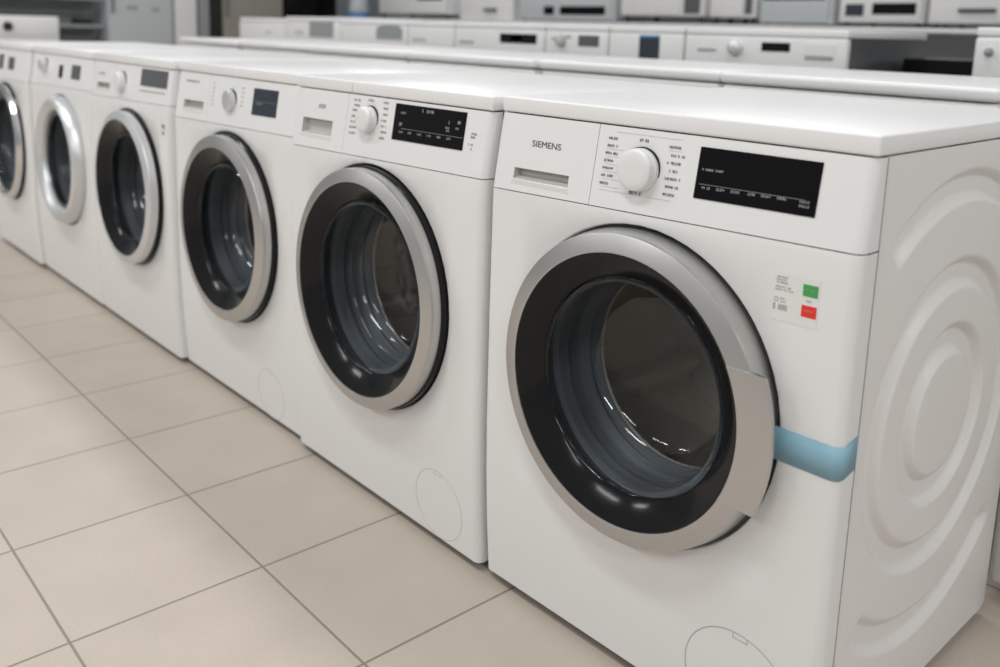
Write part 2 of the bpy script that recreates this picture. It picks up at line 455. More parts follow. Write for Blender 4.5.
# ------------------------------------------------------------------ washing machine builder
def machine(loc, rz, label, spec, group='washing machines in the front row'):
    W = spec.get('W', 0.604); D = spec.get('D', 0.60); H = 0.848
    CURW[0] = W
    root = empty('washing_machine', loc, rz, label, 'washing machine', group)
    cx = spec.get('cx', -W / 2 - 0.006) + 0.004; YD = -0.005; cz = spec.get('cz', 0.457)
    rb = spec.get('rb', 0.2275); ri = spec.get('ri', 0.1965); rg = spec.get('rg', 0.1565); ro = spec.get('ro', rb - 0.002)
    zs = spec.get('zs', 0.701); ztop = 0.822; zb = 0.018
    # cabinet
    bm = bmesh.new()
    detail_side = spec.get('embossed')
    add_box(bm, -W, -W + 0.004, YS, D, zb, ztop)
    if not detail_side: add_box(bm, -0.004, 0, YS, D, zb, ztop)
    add_box(bm, -W + 0.004, -0.004, D - 0.004, D - 0.0005, zb, ztop)
    add_box(bm, -W + 0.004, -0.004, YS + 0.02, D - 0.004, zb, zb + 0.004)
    finish(bm, 'cabinet', M['side'], root)
    if detail_side:
        bm = bmesh.new(); ny, nz = 190, 260
        y0 = YS + 0.0010
        g = []
        for i in range(ny + 1):
            col = []
            for j in range(nz + 1):
                y = y0 + (D - y0) * i / ny; z = zb + (ztop - zb) * j / nz
                x = -emboss(y, z)
                e = min(y - y0, D - y); x -= 0.004 * max(0, 1 - e / 0.004) ** 2 if e < 0.004 else 0
                # rounded rear bottom corner
                zz = z
                k = (y - (D - 0.03)) / 0.03
                if k > 0: zz = z + (1 - math.sqrt(max(0, 1 - k * k))) * 0.02 * (1 - j / nz)
                col.append(bm.verts.new((x, y, zz)))
            g.append(col)
        for i in range(ny):
            for j in range(nz): bm.faces.new((g[i][j], g[i + 1][j], g[i + 1][j + 1], g[i][j + 1]))
        be = [e for e in bm.edges if e.is_boundary]
        r = bmesh.ops.extrude_edge_only(bm, edges=be)
        for v in [q for q in r['geom'] if isinstance(q, bmesh.types.BMVert)]: v.co.x -= 0.006
        finish(bm, 'side_panel', M['side'], root, sharp=60)
    # dark strips added behind and along the seams to stand for gap shade
    bm = bmesh.new()
    add_box(bm, -W + 0.006, -0.006, 0.012, 0.014, zs - 0.03, zs + 0.03)
    add_box(bm, -W + 0.006, -0.006, 0.012, 0.014, ztop - 0.03, ztop - 0.0015)
    add_box(bm, -0.003, 0.0003, YS - 0.0002, YS + 0.0010, zb + 0.004, ztop - 0.0005)
    finish(bm, 'seam_shade_strips', M['dark'], root)
    for fx in (-W + 0.06, -0.06):
        for fyy in (0.06, D - 0.06):
            bm = bmesh.new()
            bmesh.ops.create_cone(bm, cap_ends=True, segments=20, radius1=0.022, radius2=0.018, depth=0.016, matrix=Matrix.Translation((fx, fyy, 0.0085 - loc[2] * 0.5)))
            finish(bm, 'foot', M['foot'], root)
    # lid
    bm = bmesh.new()
    add_box(bm, -spec.get('lid_w', W) - 0.0005, 0.0005, -0.004, spec.get('lid_d', D + 0.012), ztop + 0.0018, H, 0.0032, 3)
    lid = finish(bm, 'lid', M['lid'], root)
    if spec.get('lid_seam'):
        x = spec['lid_seam']
        box('lid_seam', M['ink_grey'], lid, x - 0.0004, x + 0.0004, -0.0044, -0.0035, ztop + 0.003, H - 0.005)
    # lower front panel
    finish(front_with_hole(W, zb, zs - 0.0008, cx, cz, rb + spec.get('gap', 0.0045)), 'front_panel', M['enamel'], root, sharp=40)
    # fascia: drawer left, control panel right
    sx = spec.get('sep', -0.405); sl = spec.get('slot')
    rows = [zs + 0.0008, zs + 0.003, 0.723, 0.73, 0.745, 0.76, 0.78, 0.80, ztop - 0.003, ztop - 0.0002]
    inner = [sx + 0.0006, sx * 0.7, sx * 0.4, -CR]
    bm = panel_grid(section(W, inner, left=False), rows); lip(bm)
    cp = finish(bm, 'control_panel', M['plastic'], root, sharp=50)
    if sl:
        x0, x1, z0, z1 = sl
        rws = sorted(set([r for r in rows if abs(r - z0) > 0.004 and abs(r - z1) > 0.004] + [z0, z1]))
        bm = panel_grid(section(W, [-W + CR, x0, x1, sx - 0.0006], right=False), rws, lambda x, z: x0 < x < x1 and z0 < z < z1)
        lip(bm)
        dr = finish(bm, 'detergent_drawer', M['plastic'], root, sharp=50)
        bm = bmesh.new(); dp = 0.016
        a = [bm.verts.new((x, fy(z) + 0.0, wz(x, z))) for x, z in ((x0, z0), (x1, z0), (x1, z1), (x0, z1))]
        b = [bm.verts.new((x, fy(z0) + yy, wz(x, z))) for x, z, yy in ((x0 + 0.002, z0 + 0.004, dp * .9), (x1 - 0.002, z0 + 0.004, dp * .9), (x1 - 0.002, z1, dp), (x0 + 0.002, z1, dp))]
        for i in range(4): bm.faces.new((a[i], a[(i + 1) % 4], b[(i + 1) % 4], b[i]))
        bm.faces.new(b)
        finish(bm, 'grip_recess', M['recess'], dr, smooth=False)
        # moulded ledge under the recess
        bm = bmesh.new()
        P = [(x0 - 0.005, z0 - 0.0075), (x1 + 0.005, z0 - 0.0075), (x1 + 0.001, z0 - 0.0005), (x0 - 0.001, z0 - 0.0005)]
        lo = [bm.verts.new((x, fy(z) - (0.0002 if i < 2 else 0.0022), z)) for i, (x, z) in enumerate(P)]
        bk = [bm.verts.new((x, fy(z) + 0.003, z)) for x, z in P]
        bm.faces.new(lo); bm.faces.new(bk[::-1])
        for i in range(4): bm.faces.new((lo[i], bk[i], bk[(i + 1) % 4], lo[(i + 1) % 4]))
        finish(bm, 'grip_ledge', M['plastic'], dr, smooth=False)
    else:
        bm = panel_grid(section(W, [-W + CR, sx - 0.0006], right=False), rows); lip(bm)
        dr = finish(bm, 'detergent_drawer', M['plastic'], root, sharp=50)
    lg = spec.get('logo')
    if lg:
        if lg[0] == 'text': text_on_front('brand_lettering', lg[1], lg[2], lg[3], lg[4], lg[5], M['ink'], dr, bold=0.0)
        else:
            bm = bmesh.new(); glyphs(bm, lg[1], lg[2], lg[3], lg[4]); finish(bm, 'brand_lettering', M['ink_grey'], dr, smooth=False)
    # knob
    kn = spec.get('knob')
    if kn:
        kx, kz, kr, kd, km = kn; kr *= 0.92
        yb = fy(kz)
        bm = bmesh.new()
        add_lathe(bm, [(kr + 0.0014, 0.003), (kr + 0.0014, -0.0012), (kr - 0.001, -0.0012), (kr - 0.001, 0.003)], kx, kz, yb, 64)
        finish(bm, 'knob_shadow_ring', M['dark'], cp)  # dark ring standing in for the shadow gap round the knob
        bm = bmesh.new()
        kb = kr
        add_lathe(bm, [(kb, 0.002), (kb, -kd * 0.35), (kb - 0.0012, -kd * 0.42), (kb - 0.0012, -kd * 0.8), (kb - 0.002, -kd * 0.93), (kb - 0.0045, -kd), (kb * 0.6, -kd - 0.0006), (0, -kd - 0.0008)], kx, kz, yb, 64)
        finish(bm, 'programme_knob', M[km], cp, sharp=28)
    # displays
    for d in spec.get('displays', ()):
        x0, x1, z0, z1, mk = d[:5]
        bm = bmesh.new(); add_decal(bm, x0, x1, z0, z1, 0.0012, 0.0035)
        dp = finish(bm, 'display', M[mk], cp, smooth=False)
        bm = bmesh.new()
        if len(d) > 5:
            for (gx, gz, gh, gn) in d[5]: glyphs(bm, gx, gz, gh, gn, off=0.0015)
            if len(d) > 6:
                for (lx0, lx1, lz) in d[6]: add_decal(bm, lx0, lx1, lz, lz + 0.0005, 0.0015, 0.0003)
            finish(bm, 'display_print', M['ink_white'], dp, smooth=False)
        else: bm.free()
    pr = spec.get('print')
    if pr:
        bm = bmesh.new()
        for (gx, gz, gh, gn) in pr: glyphs(bm, gx, gz, gh, gn)
        finish(bm, 'programme_print', M[spec.get('ink', 'ink')], cp, smooth=False)
    if spec.get('hairlines'):
        bm = bmesh.new()
        for (x0, x1, z) in spec['hairlines']: add_decal(bm, x0, x1, z, z + 0.0004, 0.0005, 0.0003)
        finish(bm, 'programme_lines', M['line'], cp, smooth=False)
    # ---- porthole
    door = bpy.data.objects.new('door', None)
    style = spec.get('door', 'flat')
    if style == 'flat':
        prof = [(rb - 0.004, 0.006), (rb - 0.001, -0.014), (rb, -0.018), (ro + 0.0010, -0.040), (ro, -0.0458), (ro - 0.0007, -0.0472), (ro - 0.0018, -0.0477), (ri + 0.0015, -0.0545), (ri, -0.0538), (ri - 0.001, -0.050)]
        bez = [(ri - 0.0005, -0.0525), (ri - 0.004, -0.0515), (rg + 0.012, -0.0345), (rg + 0.003, -0.0295), (rg, -0.0265), (rg - 0.001, -0.018)]
    elif style == 'fat':
        prof = [(rb - 0.004, 0.006), (rb, -0.018), (rb - 0.003, -0.034), (rb - 0.012, -0.047), (rb - 0.024, -0.0535), (ri + 0.028, -0.053), (ri + 0.014, -0.047), (ri + 0.004, -0.037), (ri, -0.024), (ri - 0.001, -0.014)]
        bez = [(ri, -0.020), (rg, -0.016), (rg - 0.001, -0.012)]
    else:  # slim chrome
        prof = [(rb - 0.004, 0.006), (rb - 0.001, -0.03), (rb - 0.006, -0.042), (rb - 0.014, -0.046), (ri + 0.006, -0.044), (ri, -0.036), (ri - 0.001, -0.03)]
        bez = [(ri, -0.033), (rg, -0.026), (rg - 0.001, -0.02)]
    ring = finish(add_lathe(bmesh.new(), prof, cx, cz, YD, 144), 'door', M[spec.get('ringmat', 'silver')], root, sharp=26)
    if spec.get('trim'):
        tr = rb + 0.0045
        finish(add_lathe(bmesh.new(), [(tr - 0.001, 0.004), (tr, -0.020), (tr - 0.001, -0.0255), (tr - 0.004, -0.027), (rb - 0.006, -0.027)], cx, cz, YD, 96), 'door_outer_trim', M['piano'], ring, sharp=26)
    if style == 'slim':
        finish(add_lathe(bmesh.new(), [(rb + 0.003, 0.004), (rb + 0.003, -0.022), (rb - 0.001, -0.030), (rb - 0.002, 0.004)], cx, cz, 0, 96), 'door_outer_trim', M['piano'], ring, sharp=26)
    finish(add_lathe(bmesh.new(), bez, cx, cz, YD, 144), 'door_bezel', M['piano'], ring, sharp=26)
    k = rg / 0.1565
    gp = [(0.1558, -0.0262), (0.1540, -0.0285), (0.1520, -0.0255), (0.1500, -0.0250), (0.1492, -0.0225), (0.1475, -0.0225), (0.1462, -0.012), (0.1446, 0.004), (0.1436, 0.0065), (0.1446, 0.009), (0.1436, 0.018), (0.1422, 0.0205), (0.1428, 0.023), (0.1408, 0.036), (0.1388, 0.0385), (0.1392, 0.041), (0.1360, 0.052), (0.1290, 0.066), (0.1180, 0.076), (0.1040, 0.083), (0.06, 0.093), (0, 0.0975)]
    finish(add_lathe(bmesh.new(), [(r * k, y) for r, y in gp], cx, cz, YD, 128), 'door_glass', M['glass'], ring, sharp=50)
    if spec.get('handle'):
        finish(sector(cx, cz, ri - 0.0006, 0.2420, 28.0, 21.5, -26.7, -22.5, -0.0602, -0.0530, -0.0475), 'door_handle', M['silver'], ring, sharp=26)
    # gasket and drum
    q = k
    gs = [(rb + 0.012, 0.010), (rb + 0.010, 0.006), (0.172 * q, 0.004), (0.165 * q, 0.010), (0.162 * q, 0.030), (0.168 * q, 0.040), (0.166 * q, 0.055), (0.156 * q, 0.062), (0.152 * q, 0.070), (0.158 * q, 0.080), (0.152 * q, 0.094)]
    finish(add_lathe(bmesh.new(), gs, cx, cz, 0, 96), 'door_gasket', M['rubber'], root, sharp=40)
    dm = [(0.149 * q, 0.100), (0.151 * q, 0.096), (0.156 * q, 0.097), (0.170 * q, 0.104), (0.225, 0.112), (0.238, 0.122), (0.240, 0.39), (0.234, 0.402)]
    dr_ = finish(add_lathe(bmesh.new(), dm, cx, cz, 0, 96), 'drum', M['drum'], root, sharp=40)
    bm = bmesh.new(); nr, na = 44, 120; prev = None
    for i in range(nr + 1):
        rr = 0.236 * (1 - i / nr)
        cur = []
        for j in range(na if i < nr else 1):
            th = 2 * PI * j / na
            swirl = 0.5 + 0.5 * math.cos(3 * th - 9.0 * rr - 0.6)
            e = min(1, max(0, (rr - 0.055) / 0.03)) * min(1, max(0, (0.222 - rr) / 0.02))
            hgt = 0.030 * e * min(1, max(0, (swirl - 0.35) / 0.22)) + 0.012 * min(1, max(0, (0.05 - rr) / 0.012))
            cur.append(bm.verts.new((cx + rr * math.cos(th), 0.404 - hgt, cz + rr * math.sin(th))))
        if prev:
            for j in range(na):
                jj = (j + 1) % na
                if len(cur) == 1: bm.faces.new((prev[j], prev[jj], cur[0]))
                else: bm.faces.new((prev[j], prev[jj], cur[jj], cur[j]))
        prev = cur
    finish(bm, 'drum_back', M['drum_back'], dr_, sharp=80)
    for a in (92, 212, 332):
        bm = bmesh.new(); ar = math.radians(a)
        pts = [(0.241, -0.030), (0.225, -0.024), (0.190, -0.010), (0.182, 0.0), (0.190, 0.010), (0.225, 0.024), (0.241, 0.030)]
        fr = []
        for yy, sc in ((0.125, 0.55), (0.145, 0.9), (0.30, 1.0), (0.385, 1.05)):
            fr.append([bm.verts.new((cx + (0.241 - (0.241 - r) * sc) * math.cos(ar) - t * math.sin(ar), yy, cz + (0.241 - (0.241 - r) * sc) * math.sin(ar) + t * math.cos(ar))) for r, t in pts])
        for A, B in zip(fr, fr[1:]):
            for i in range(len(pts) - 1): bm.faces.new((A[i], A[i + 1], B[i + 1], B[i]))
        bm.faces.new(fr[0]); bm.faces.new(fr[-1][::-1])
        finish(bm, 'drum_paddle', M['drum'], dr_, sharp=50)
    # pump flap
    fl = spec.get('flap')
    if fl:
        fx, fz, fr_ = fl
        bm = bmesh.new(); n = 72
        prev = None
        for rr, o in ((fr_ + 0.0006, -0.0002), (fr_ + 0.0003, 0.0004), (fr_ - 0.0006, 0.0004), (fr_ - 0.0009, -0.0002)):
            cur = [bm.verts.new((fx + rr * math.cos(2 * PI * i / n), fy(fz + rr * math.sin(2 * PI * i / n)) - o, fz + rr * math.sin(2 * PI * i / n))) for i in range(n)]
            if prev:
                for i in range(n): bm.faces.new((prev[i], prev[(i + 1) % n], cur[(i + 1) % n], cur[i]))
            prev = cur
        f = finish(bm, 'pump_flap', M[spec.get('flapline', 'line')], root)
        zt = fz + fr_ - 0.0015; xt = fx + 0.002
        bm = bmesh.new()
        for (a, b, c, d) in ((xt - 0.011, xt + 0.011, zt - 0.0075, zt - 0.0067), (xt - 0.011, xt - 0.0102, zt - 0.0075, zt), (xt + 0.0102, xt + 0.011, zt - 0.0075, zt - 0.001)):
            add_decal(bm, a, b, c, d, 0.0005, 0.0003)
        finish(bm, 'flap_notch', M['ink_grey'] if spec.get('handle') else M['line'], f, smooth=False)
    return root, cp


# ------------------------------------------------------------------ front row
# program text blocks
rowsL = [0.802, 0.791, 0.780, 0.769, 0.758, 0.747, 0.7355]
p1 = [(-0.388 - 0.0008 * i, z, 0.0036, 6 + i % 3) for i, z in enumerate(rowsL)]
p1 += [(-0.282 + (i % 2) * 0.002, z, 0.0036, 7 + (i * 2) % 3) for i, z in enumerate([0.8005, 0.789, 0.778, 0.767, 0.756, 0.7445, 0.7335])]
p1 += [(-0.333, 0.8045, 0.0042, 5), (-0.338, 0.7275, 0.0045, 6)]
h1 = [(-0.389, -0.357, z - 0.0035) for z in rowsL[1:]] + [(-0.375, -0.262, 0.8135), (-0.392, -0.268, 0.7268), (-0.283, -0.262, 0.797)]
disp1 = [(-0.2255, 0.7765, 0.0032, 7), (-0.2105, 0.7768, 0.0032, 7)] + [(-0.222 + 0.0215 * i, 0.7515 + 0.0004 * i, 0.0034, 5) for i in range(6)] + [(-0.085, 0.7535, 0.0034, 5), (-0.085, 0.748, 0.0034, 5)]
A1, cp1 = machine((0.0150, -0.0015, 0.0025), 0.021, 'nearest white washing machine with blue tape and red and green stickers beside door', dict(
    W=0.616, D=0.578, lid_w=0.6105, lid_d=0.618, cx=-0.3150, cz=0.4585, rb=0.2275, ri=0.1965, rg=0.1590, ro=0.2235, embossed=True, handle=True,
    sep=-0.407, slot=(-0.567, -0.452, 0.7215, 0.7385), logo=('text', 'SIEMENS', -0.536, -0.476, 0.7755, 0.0095),
    knob=(-0.3225, 0.7675, 0.0325, 0.021, 'plastic'), print=p1, ink='ink_mid', hairlines=h1,
    displays=[(-0.2325, -0.0635, 0.7375, 0.8085, 'black', disp1, [(-0.2265, -0.079, 0.7575)])],
    flap=(-0.1130, 0.0895, 0.0825), flapline='ink_grey'))

# stickers on the nearest machine
bm = bmesh.new(); add_decal(bm, -0.1035, -0.0445, 0.6085, 0.6650, 0.0004, 0.0003)
st = finish(bm, 'information_sticker', M['label'], A1, smooth=False)
bm = bmesh.new(); add_decal(bm, -0.0655, -0.0465, 0.6450, 0.6585, 0.0008, 0.0003)
g_ = finish(bm, 'green_label', M['green'], st, smooth=False); g_['label'] = 'small green rectangular label'
bm = bmesh.new(); add_decal(bm, -0.0655, -0.0465, 0.6205, 0.6345, 0.0008, 0.0003)
r_ = finish(bm, 'red_label', M['red'], st, smooth=False); r_['label'] = 'small red rectangular label'
bm = bmesh.new()
for i, (z, n) in enumerate(((0.6595, 9), (0.6563, 9), (0.6531, 9), (0.6480, 13), (0.6448, 14))): glyphs(bm, -0.1005 + (0.0 if i < 3 else -0.0008), z, 0.0022, n, 0.0006)
glyphs(bm, -0.060, 0.6385, 0.0028, 3, 0.0006)
for k in range(13): add_decal(bm, -0.0955 + k * 0.0009, -0.0955 + k * 0.0009 + (0.0004 if k % 3 else 0.0006), 0.6215, 0.6285, 0.0006, 0.0002)
add_decal(bm, -0.1025, -0.1010, 0.6210, 0.6290, 0.0006, 0.0002); add_decal(bm, -0.1005, -0.0995, 0.6210, 0.6290, 0.0006, 0.0002)
glyphs(bm, -0.0945, 0.6345, 0.0022, 6, 0.0006); glyphs(bm, -0.0935, 0.6310, 0.0018, 6, 0.0006)
for i in range(16):
    a = 2 * PI * i / 16; x = -0.0990 + 0.0024 * math.cos(a); z = 0.6340 + 0.0024 * math.sin(a); add_decal(bm, x - 0.0005, x + 0.0005, z - 0.0005, z + 0.0005, 0.0006, 0.0002)
finish(bm, 'sticker_print', M['ink_grey'], st, smooth=False)
bm = bmesh.new(); glyphs(bm, -0.0625, 0.6515, 0.002, 8, 0.001); glyphs(bm, -0.0615, 0.6275, 0.002, 7, 0.001)
finish(bm, 'label_print', M['ink_white'], st, smooth=False)
# blue tape wrapped round the corner
CURW[0] = 0.616
cols = [c for c in section(0.616, [-0.125, -0.09, -0.05, -CR], left=False)]
cols[-1] = (0.0, None)
bm = bmesh.new(); g = []
for c in cols:
    col = []
    x, y, z = surf(c, 0.45)
    dz = 0.0 if x < -CR else 0.0065 * max(0, (y + 0.0155) / 0.0355)
    for z in (0.4360 + dz, 0.4785 + dz):
        x, y, zz = surf(c, z)
        # push outwards by half a millimetre along the section normal
        if c[1] is None: nx, ny = 1, 0
        elif c[1] == 0: nx, ny = 0, -1
        else:
            s_ = 1 - c[1] / CR; nx, ny = math.sqrt(max(0, 1 - s_ * s_)), -s_
        col.append(bm.verts.new((x + nx * 0.0006, y + ny * 0.0006, zz)))
    g.append(col)
for a, b in zip(g, g[1:]): bm.faces.new((a[0], b[0], b[1], a[1]))
tp = finish(bm, 'blue_tape', M['tape'], A1, sharp=60); tp['label'] = 'strip of light blue tape around the front corner'
md = tp.modifiers.new('thick', 'SOLIDIFY'); md.thickness = 0.0003; md.offset = 1


def wide(a, b): return dict(W=round(a - b, 4))


# second machine
rowsL2 = [0.809, 0.799, 0.789, 0.777, 0.766, 0.755, 0.743]
p2 = [(-0.404 - 0.001 * i, z, 0.0042, 7) for i, z in enumerate(rowsL2)] + [(-0.305 + 0.001 * (i % 3), z, 0.0042, 5 + i % 2) for i, z in enumerate([0.811, 0.800, 0.788, 0.776, 0.765, 0.754, 0.742])] + [(-0.355, 0.812, 0.004, 6), (-0.046, 0.777, 0.0038, 5), (-0.046, 0.771, 0.0036, 4), (-0.050, 0.757, 0.0038, 4), (-0.047, 0.748, 0.005, 2)]
d2g = [(-0.185, 0.8045, 0.0055, 8), (-0.246, 0.797, 0.004, 5), (-0.247, 0.774, 0.006, 2), (-0.108, 0.790, 0.0055, 2), (-0.083, 0.7925, 0.0055, 2), (-0.115, 0.781, 0.0038, 4), (-0.090, 0.782, 0.0038, 4), (-0.114, 0.7755, 0.0038, 4)] + [(-0.245 + 0.0275 * i, 0.7605 + 0.0002 * i, 0.0038, 4) for i in range(6)]
machine((-0.6155, -0.018, 0), 0.0, 'second white washing machine from the front, black display with white symbols and wide silver door', dict(
    W=0.6280, cx=-0.3225, gap=0.0065, trim=True, rb=0.2325, ri=0.2070, rg=0.1700, ro=0.2320, sep=-0.424, slot=(-0.586, -0.471, 0.7310, 0.7620),
    logo=('g', -0.530, 0.785, 0.0085, 4), knob=(-0.342, 0.779, 0.027, 0.021, 'plastic'), print=p2, ink='ink_grey',
    displays=[(-0.2650, -0.0630, 0.7460, 0.8155, 'black', d2g, [(-0.24, -0.066, 0.7685)])], lid_seam=-0.411,
    flap=(-0.110, 0.0875, 0.068)))
# third machine
p3 = [(-0.425, z, 0.004, 4) for z in (0.800, 0.789, 0.778, 0.767, 0.756, 0.745)] + [(-0.268, z, 0.004, 4) for z in (0.797, 0.786, 0.775, 0.764, 0.753)]
machine((-1.247, -0.005, 0), 0, 'third white washing machine from the front, slot drawer, knob and small square black display', dict(
    W=0.640, cx=-0.3180, gap=0.0070, trim=True, rb=0.2285, ri=0.1990, rg=0.1600, ro=0.2275, sep=-0.445, slot=(-0.585, -0.467, 0.729, 0.7505),
    logo=('g', -0.585, 0.797, 0.005, 20), knob=(-0.318, 0.7665, 0.029, 0.014, 'silver_pale'), print=p3, ink='line',
    displays=[(-0.208, -0.094, 0.7385, 0.8035, 'navy', [(-0.19, 0.765, 0.004, 9)], [(-0.205, -0.10, 0.772)])],
    flap=(-0.140, 0.078, 0.062)))
# fourth
m4, c4 = machine((-1.891, -0.020, 0), 0, 'fourth white washing machine from the front, grey display above a thin line, pale ring', dict(
    W=0.615, cx=-0.2830, cz=0.468, zs=0.716, gap=0.0065, trim=True, rb=0.2235, ri=0.2000, rg=0.1600, ro=0.2225, sep=-0.42, slot=(-0.560, -0.452, 0.7400, 0.7580),
    logo=('g', -0.56, 0.782, 0.006, 12), knob=(-0.352, 0.771, 0.031, 0.020, 'plastic'), ringmat='silver_pale',
    displays=[(-0.212, -0.026, 0.7655, 0.8165, 'grey_disp')]))
bm = bmesh.new(); add_decal(bm, -0.212, -0.035, 0.7490, 0.7520, 0.001, 0.002); finish(bm, 'display_trim', M['greypaint'], c4, smooth=False)
bm = bmesh.new(); glyphs(bm, -0.040, 0.673, 0.012, 2); glyphs(bm, -0.040, 0.656, 0.012, 2); glyphs(bm, -0.040, 0.640, 0.010, 2)
finish(bm, 'feature_sticker', M['ink'], m4, smooth=False)
# fifth
m5, c5 = machine((-2.510, -0.022, 0), 0, 'fifth white washing machine from the front, thick rounded pale silver door ring around small glass', dict(
    W=0.640, cx=-0.2940, cz=0.468, zs=0.712, rb=0.2210, ri=0.1700, rg=0.1620, door='fat', ringmat='silver_pale', sep=-0.53,
    knob=(-0.480, 0.785, 0.024, 0.022, 'silver_pale'), displays=[(-0.325, -0.285, 0.745, 0.790, 'black'), (-0.192, -0.105, 0.746, 0.796, 'grey_disp')]))
# sixth
machine((-3.158, -0.035, 0), 0, 'sixth white washing machine from the front, slim chrome door ring with black edge', dict(
    W=0.600, cx=-0.2950, cz=0.463, rb=0.2280, ri=0.2000, rg=0.1780, door='slim', ringmat='chrome', sep=-0.45,
    displays=[(-0.262, -0.180, 0.742, 0.793, 'grey_disp'), (-0.40, -0.335, 0.742, 0.800, 'grey_disp')]))


# ------------------------------------------------------------------ second row: seen from behind, only lids show
def back_machine():
    """simplified body turned away from us; local x from 0 to -W, y 0 = rear (towards camera)"""
    r = empty('washing_machine', (0, 0, 0), 0, 'x', 'washing machine', 'washing machines in the second row')
    W = 0.592; D = 0.58
    bm = bmesh.new(); add_box(bm, -W, 0, 0, D, 0.030, 0.846, 0.012, 3); finish(bm, 'cabinet', M['side'], r)
    bm = bmesh.new(); add_box(bm, -W + 0.05, -0.05, -0.006, 0.001, 0.14, 0.80, 0.003, 2); finish(bm, 'rear_cover', M['cabback'], r)
    bm = bmesh.new(); add_box(bm, -W - 0.002, 0.002, -0.006, D + 0.006, 0.848, 0.874, 0.009, 4)
    finish(bm, 'lid', M['lid'], r, sharp=60)
    for fx in (-W + 0.05, -0.05):
        for f in (0.06, D - 0.06):
            bm = bmesh.new(); bmesh.ops.create_cone(bm, cap_ends=True, segments=16, radius1=0.022, radius2=0.018, depth=0.032, matrix=Matrix.Translation((fx, f, 0.016)))
            finish(bm, 'foot', M['foot'], r)
    # its own front, on the far side
    bm = bmesh.new(); add_box(bm, -W + 0.006, -0.006, D - 0.001, D + 0.012, 0.70, 0.832, 0.004, 2); finish(bm, 'control_panel', M['plastic'], r)
    add = add_lathe(bmesh.new(), [(0.22, 0), (0.22, 0.03), (0.19, 0.045), (0.185, 0.04), (0.15, 0.02), (0, 0.018)], -W / 2, 0.44, D, 64)
    finish(add, 'door', M['silver'], r)
    return r


def copy_tree(o, parent=None):
    c = o.copy(); COL.objects.link(c); c.parent = parent
    for ch in [x for x in ALLC if x.parent == o]: copy_tree(ch, c)
    return c


bproto = back_machine()
ALLC = list(COL.objects)
ORD = ['first', 'second', 'third', 'fourth', 'fifth', 'sixth', 'seventh', 'eighth']
bx = [-0.155 - 0.605 * k for k in range(6)]
for k, x in enumerate(bx):
    o = bproto if k == 0 else copy_tree(bproto)
    o.location = (x, 0.80 + (0.012 if k % 3 == 1 else 0), 0)
    o['label'] = ('white washing machine whose bare lid shows right behind the nearest machine, row two' if k == 0 else 'white washing machine in the row behind, %s lid from the right' % ORD[k])
o = copy_tree(bproto)
o.location = (0.575, 0.634, 0)
o['label'] = 'grey rear corner of a washing machine at right edge behind embossed side panel'

# ------------------------------------------------------------------ third row, on a low plinth, facing us
PZ = 0.132
pl = box('display_plinth', M['greypaint'], None, -7.2, 0.4, 1.84, 2.62, 0, PZ, 0.01, 2)
tag(pl, 'long low grey plinth carrying the third row of washing machines', 'plinth')


def far_machine(x0, x1, label, items, side='side', y=1.90, top=0.0, fat=False):
    """x0 right edge, x1 left edge; items: (kind, x0, x1, z0, z1, material) in world x and z"""
    W = x0 - x1; r = empty('washing_machine', (x0, y, PZ), 0, label, 'washing machine', 'washing machines in the third row')
    D = 0.58; H = 0.85 + top
    bm = bmesh.new(); add_box(bm, -W, 0, 0.01, D, 0.015, H - 0.026, 0.006, 2); finish(bm, 'cabinet', M[side], r)
    bm = bmesh.new(); add_box(bm, -W, 0, -0.012, 0.02, 0.02, H - 0.155, 0.008, 3); finish(bm, 'front_panel', M['enamel'], r)
    bm = bmesh.new(); add_box(bm, -W, 0, -0.010, 0.02, H - 0.152, H - 0.028, 0.008 if not fat else 0.011, 3); cp = finish(bm, 'control_panel', M['plastic'], r)
    bm = bmesh.new(); add_box(bm, -W, 0, -0.006, D, H - 0.026, H, 0.006, 3); finish(bm, 'lid', M['lid'], r)
    if W > 0.5:
        dd = finish(add_lathe(bmesh.new(), [(0.225, -0.005), (0.222, -0.035), (0.195, -0.045), (0.19, -0.04), (0.16, -0.02)], -W / 2, 0.44, -0.01, 64), 'door', M['silver'], r)
        finish(add_lathe(bmesh.new(), [(0.162, -0.02), (0.15, -0.03), (0.10, -0.034), (0, -0.036)], -W / 2, 0.44, -0.01, 64), 'door_glass', M['piano'], dd)
    for fx in (-W + 0.04, -0.04):
        for f in (0.05, D - 0.05):
            bm = bmesh.new(); bmesh.ops.create_cone(bm, cap_ends=True, segments=16, radius1=0.02, radius2=0.018, depth=0.017, matrix=Matrix.Translation((fx, f, 0.0085)))
            finish(bm, 'foot', M['foot'], r)
    for it in items:
        kind = it[0]
        if kind == 'knob':
            _, kx, kz, kr, km = it
            finish(add_lathe(bmesh.new(), [(kr + 0.004, 0.0), (kr + 0.004, -0.003), (kr, -0.004), (kr - 0.002, -0.022), (kr - 0.006, -0.025), (0, -0.026)], kx - x0, kz - PZ, -0.010, 40), 'programme_knob', M[km], cp)
        else:
            _, a, b, z0, z1, km = it
            dep = 0.003
            box(kind, M[km], cp, a - x0, b - x0, -0.010 - dep, -0.005, z0 - PZ, z1 - PZ, 0.001, 1)
    return r


